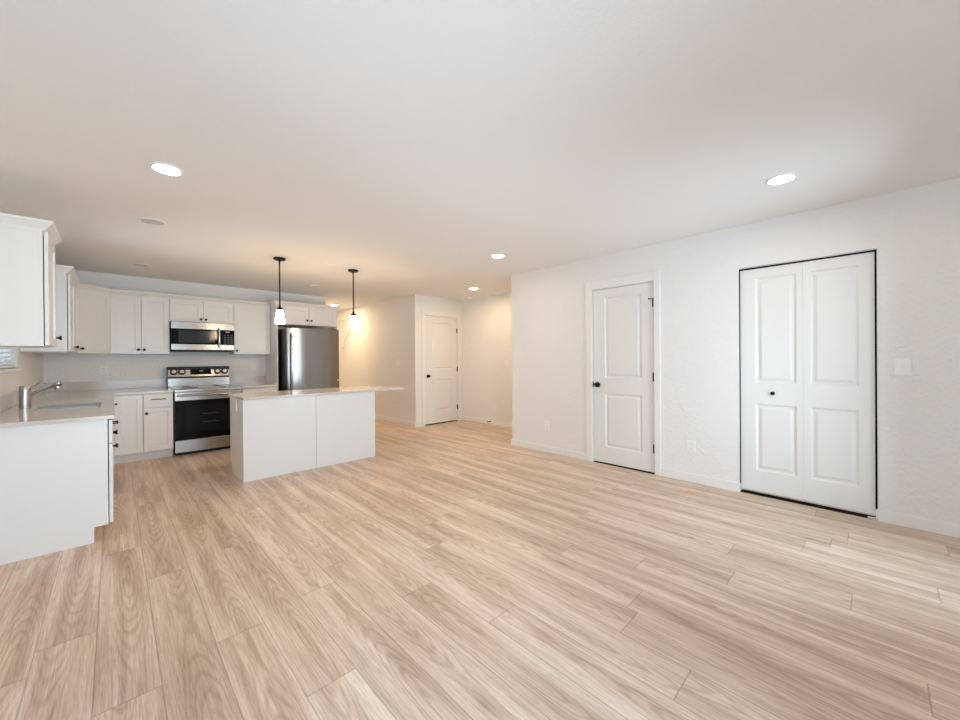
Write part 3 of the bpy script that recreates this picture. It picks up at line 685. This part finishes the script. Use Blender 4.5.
# ------------------------------------------------------------------ outlets and switches
def plate(name, label, cat, c, U, N, kind, group, w=.072, h=.116):
    """wall plate centred on c, facing N"""
    c, U, N = Vector(c), Vector(U), Vector(N); Z = Vector((0, 0, 1))
    t = thing(name, label, cat, tuple(c-Z*h/2), group)
    def bx(u0, u1, v0, v1, n0, n1):
        bm = bmesh.new(); P = [c+U*u+Z*v+N*n for n in (n0, n1) for v in (v0, v1) for u in (u0, u1)]
        V = [bm.verts.new(p) for p in P]
        for f in ((0, 2, 3, 1), (4, 5, 7, 6), (0, 1, 5, 4), (2, 6, 7, 3), (0, 4, 6, 2), (1, 3, 7, 5)): bm.faces.new([V[i] for i in f])
        return bm
    obj('cover_plate', bx(-w/2, w/2, -h/2, h/2, 0, .008), PLATE, t, .002)
    if kind == 'outlet':
        for s in (-1, 1):
            r = obj('receptacle', bx(-.017, .017, s*.021-.0155, s*.021+.0155, .005, .0095), PLATE, t, .003)
            sl = bmesh.new()
            for u in (-.0065, .0065):
                q = bx(u-.0014, u+.0014, s*.021-.003, s*.021+.007, .0093, .0099); me = bpy.data.meshes.new('tmp'); q.to_mesh(me); sl.from_mesh(me); q.free(); bpy.data.meshes.remove(me)
            obj('slot', sl, SLOT, r)
    else:
        n = 2 if kind == 'double' else 1
        for k in range(n):
            u = (k-(n-1)/2)*.046
            obj('rocker_surround', bx(u-.0185, u+.0185, -.035, .035, .005, .0086), PLATE, t, .001)
            rk = bx(u-.0155, u+.0155, -.031, .031, .006, .0095)
            for v in rk.verts:
                if (v.co-c).dot(N) > .009 and (v.co-c).z > 0: v.co += N*.006
            obj('rocker', rk, PLATE, t, .001)
    return t
OG, SG = 'white wall outlets', 'white wall switches'
plate('wall_outlet', 'white outlet low on the right wall between single door and folding doors', 'outlet', (XR, 1.258, .357), (0, 1, 0), (-1, 0, 0), 'outlet', OG)
plate('wall_outlet', 'white outlet low on the right wall near its far corner', 'outlet', (XR, 3.002, .352), (0, 1, 0), (-1, 0, 0), 'outlet', OG)
plate('wall_outlet', 'white outlet low on the cream entry wall', 'outlet', (XE, 4.905, .34), (0, 1, 0), (-1, 0, 0), 'outlet', OG)
plate('wall_outlet', 'white outlet on the kitchen wall left of the range', 'outlet', (-.104, YB, 1.128), (1, 0, 0), (0, -1, 0), 'outlet', OG, .078, .122)
plate('wall_outlet', 'white outlet on the kitchen wall between range and refrigerator', 'outlet', (1.683, YB, 1.135), (1, 0, 0), (0, -1, 0), 'outlet', OG, .078, .122)
plate('wall_outlet', 'white outlet on the end of the island facing the sink', 'outlet', (I0, 4.748, .760), (0, 1, 0), (-1, 0, 0), 'outlet', OG)
plate('wall_switch', 'white rocker switch plate right of the folding closet doors', 'switch', (XR, -.150, 1.157), (0, 1, 0), (-1, 0, 0), 'single', SG, .080, .118)
plate('wall_switch', 'white switch plate on the cream entry wall above the low outlet', 'switch', (XE, 4.62, 1.145), (0, 1, 0), (-1, 0, 0), 'double', SG, .117, .117)
plate('wall_switch', 'white switch plate on the hall wall beyond the island', 'switch', (XH, 6.415, 1.177), (0, 1, 0), (-1, 0, 0), 'double', SG, .117, .117)

# door stop on the entry baseboard
ds = thing('door_stop', 'small black door stop on the entry baseboard', 'door stop', (XE-.05, 5.03, .05))
bm = bmesh.new(); lathe(bm, (XE-bt, 5.03, .060), (-1, 0, 0), [(0, 0), (.014, 0), (.012, .006), (.006, .010), (.006, .062), (0, .063)], 16); obj('spring', bm, BLACKM, ds, smooth=True)
bm = bmesh.new(); lathe(bm, (XE-bt-.060, 5.03, .060), (-1, 0, 0), [(0, 0), (.010, 0), (.010, .014), (0, .016)], 16); obj('tip', bm, BLACKP, ds, smooth=True)

# handrail of the stair on the hall wall
hr = thing('handrail', 'slanted handrail on the hall wall beyond the refrigerator', 'handrail', (XH-.06, 8.6, 1.5))
bm = bmesh.new(); tube(bm, [(XH-.06, 8.20, 2.10), (XH-.06, 8.95, 1.44)], .013, 14); obj('rail', bm, TRIM, hr, smooth=True)
for y, z in ((8.36, 1.94), (8.80, 1.55)):
    bm = bmesh.new(); tube(bm, [(XH, y, z-.02), (XH-.05, y, z-.02), (XH-.06, y, z)], .006, 8); obj('bracket', bm, NICKEL, hr, smooth=True)

# ------------------------------------------------------------------ lights of the room
LG = 'round recessed ceiling lights'
def recessed(label, x, y, r, lens):
    t = thing('recessed_light', label, 'ceiling light', (x, y, H-.012), LG)
    bm = bmesh.new(); lathe(bm, (x, y, H), (0, 0, -1), [(r*.78, 0), (r*.78, .006), (r*.86, .010), (r*.97, .007), (r, 0)], 40); obj('trim_ring', bm, TRIM, t, smooth=True)
    bm = bmesh.new(); lathe(bm, (x, y, H), (0, 0, -1), [(0, 0), (0, .0062), (r*.79, .0062), (r*.79, 0)], 40); obj('lens', bm, lens, t)
    return t
def onlight(label, x, y): return recessed(label, x, y, .084, LENSON)
onlight('lit recessed light in the ceiling above the left side, before the kitchen', .245, 3.056)
onlight('lit recessed light in the ceiling above the folding closet doors', 3.250, .428)
onlight('lit recessed light in the ceiling before the far corner of the right wall', 3.222, 3.028)
recessed('lit recessed light in the ceiling in front of the entry door', 4.391, 4.695, .082, LENSWARM)
recessed('lit recessed light in the hall ceiling just above the refrigerator cabinet', 3.441, 8.124, .082, LENSHALL)
recessed('unlit round recessed light in the ceiling between living area and kitchen', .243, 4.29, .100, LENSOFF)
recessed('unlit round recessed light in the ceiling close to the left wall cabinets', .247, 6.30, .100, LENSOFF)
recessed('unlit recessed light in the ceiling in front of the refrigerator', 2.33, 6.22, .070, LENSOFF)
sd = thing('smoke_detector', 'small round smoke detector on the entry ceiling by the door corner', 'smoke detector', (4.99, 5.44, H-.03))
bm = bmesh.new(); lathe(bm, (4.99, 5.44, H), (0, 0, -1), [(0, 0), (.062, 0), (.062, .016), (.050, .030), (0, .032)], 28); obj('housing', bm, PLATE, sd, smooth=True)

PG = 'pendant lamps over the island'
px, py = 1.402, 4.83
pd = thing('pendant_lamp', 'left of the two pendant lamps with white glass shade hanging over the island', 'lamp', (px, py, 1.67), PG)
bm = bmesh.new(); lathe(bm, (px, py, H), (0, 0, -1), [(0, 0), (.066, 0), (.066, .012), (.060, .022), (.014, .026), (.010, .05), (0, .05)], 32); obj('canopy', bm, BLACKM, pd, smooth=True)
bm = bmesh.new(); tube(bm, [(px, py, H-.03), (px, py, 1.845)], .008, 12); obj('rod', bm, BLACKM, pd, smooth=True)
bm = bmesh.new(); lathe(bm, (px, py, 1.885), (0, 0, -1), [(0, 0), (.012, 0), (.014, .022), (.034, .030), (.036, .057), (0, .057)], 28); obj('socket_cap', bm, BLACKM, pd, smooth=True)
bm = bmesh.new(); lathe(bm, (px, py, 1.832), (0, 0, -1), [(.024, -.002), (.031, 0), (.035, .03), (.053, .158), (.049, .158), (.031, .03), (.024, .004), (.024, -.002)], 32)
obj('lamp_shade', bm, SHADE, pd, smooth=True)
p2 = dup(pd, (2.305, py-.01, 1.67), 'right of the two pendant lamps with white glass shade hanging over the island', PG)
for o in COL.objects:
    if '_b' in o: del o['_b']
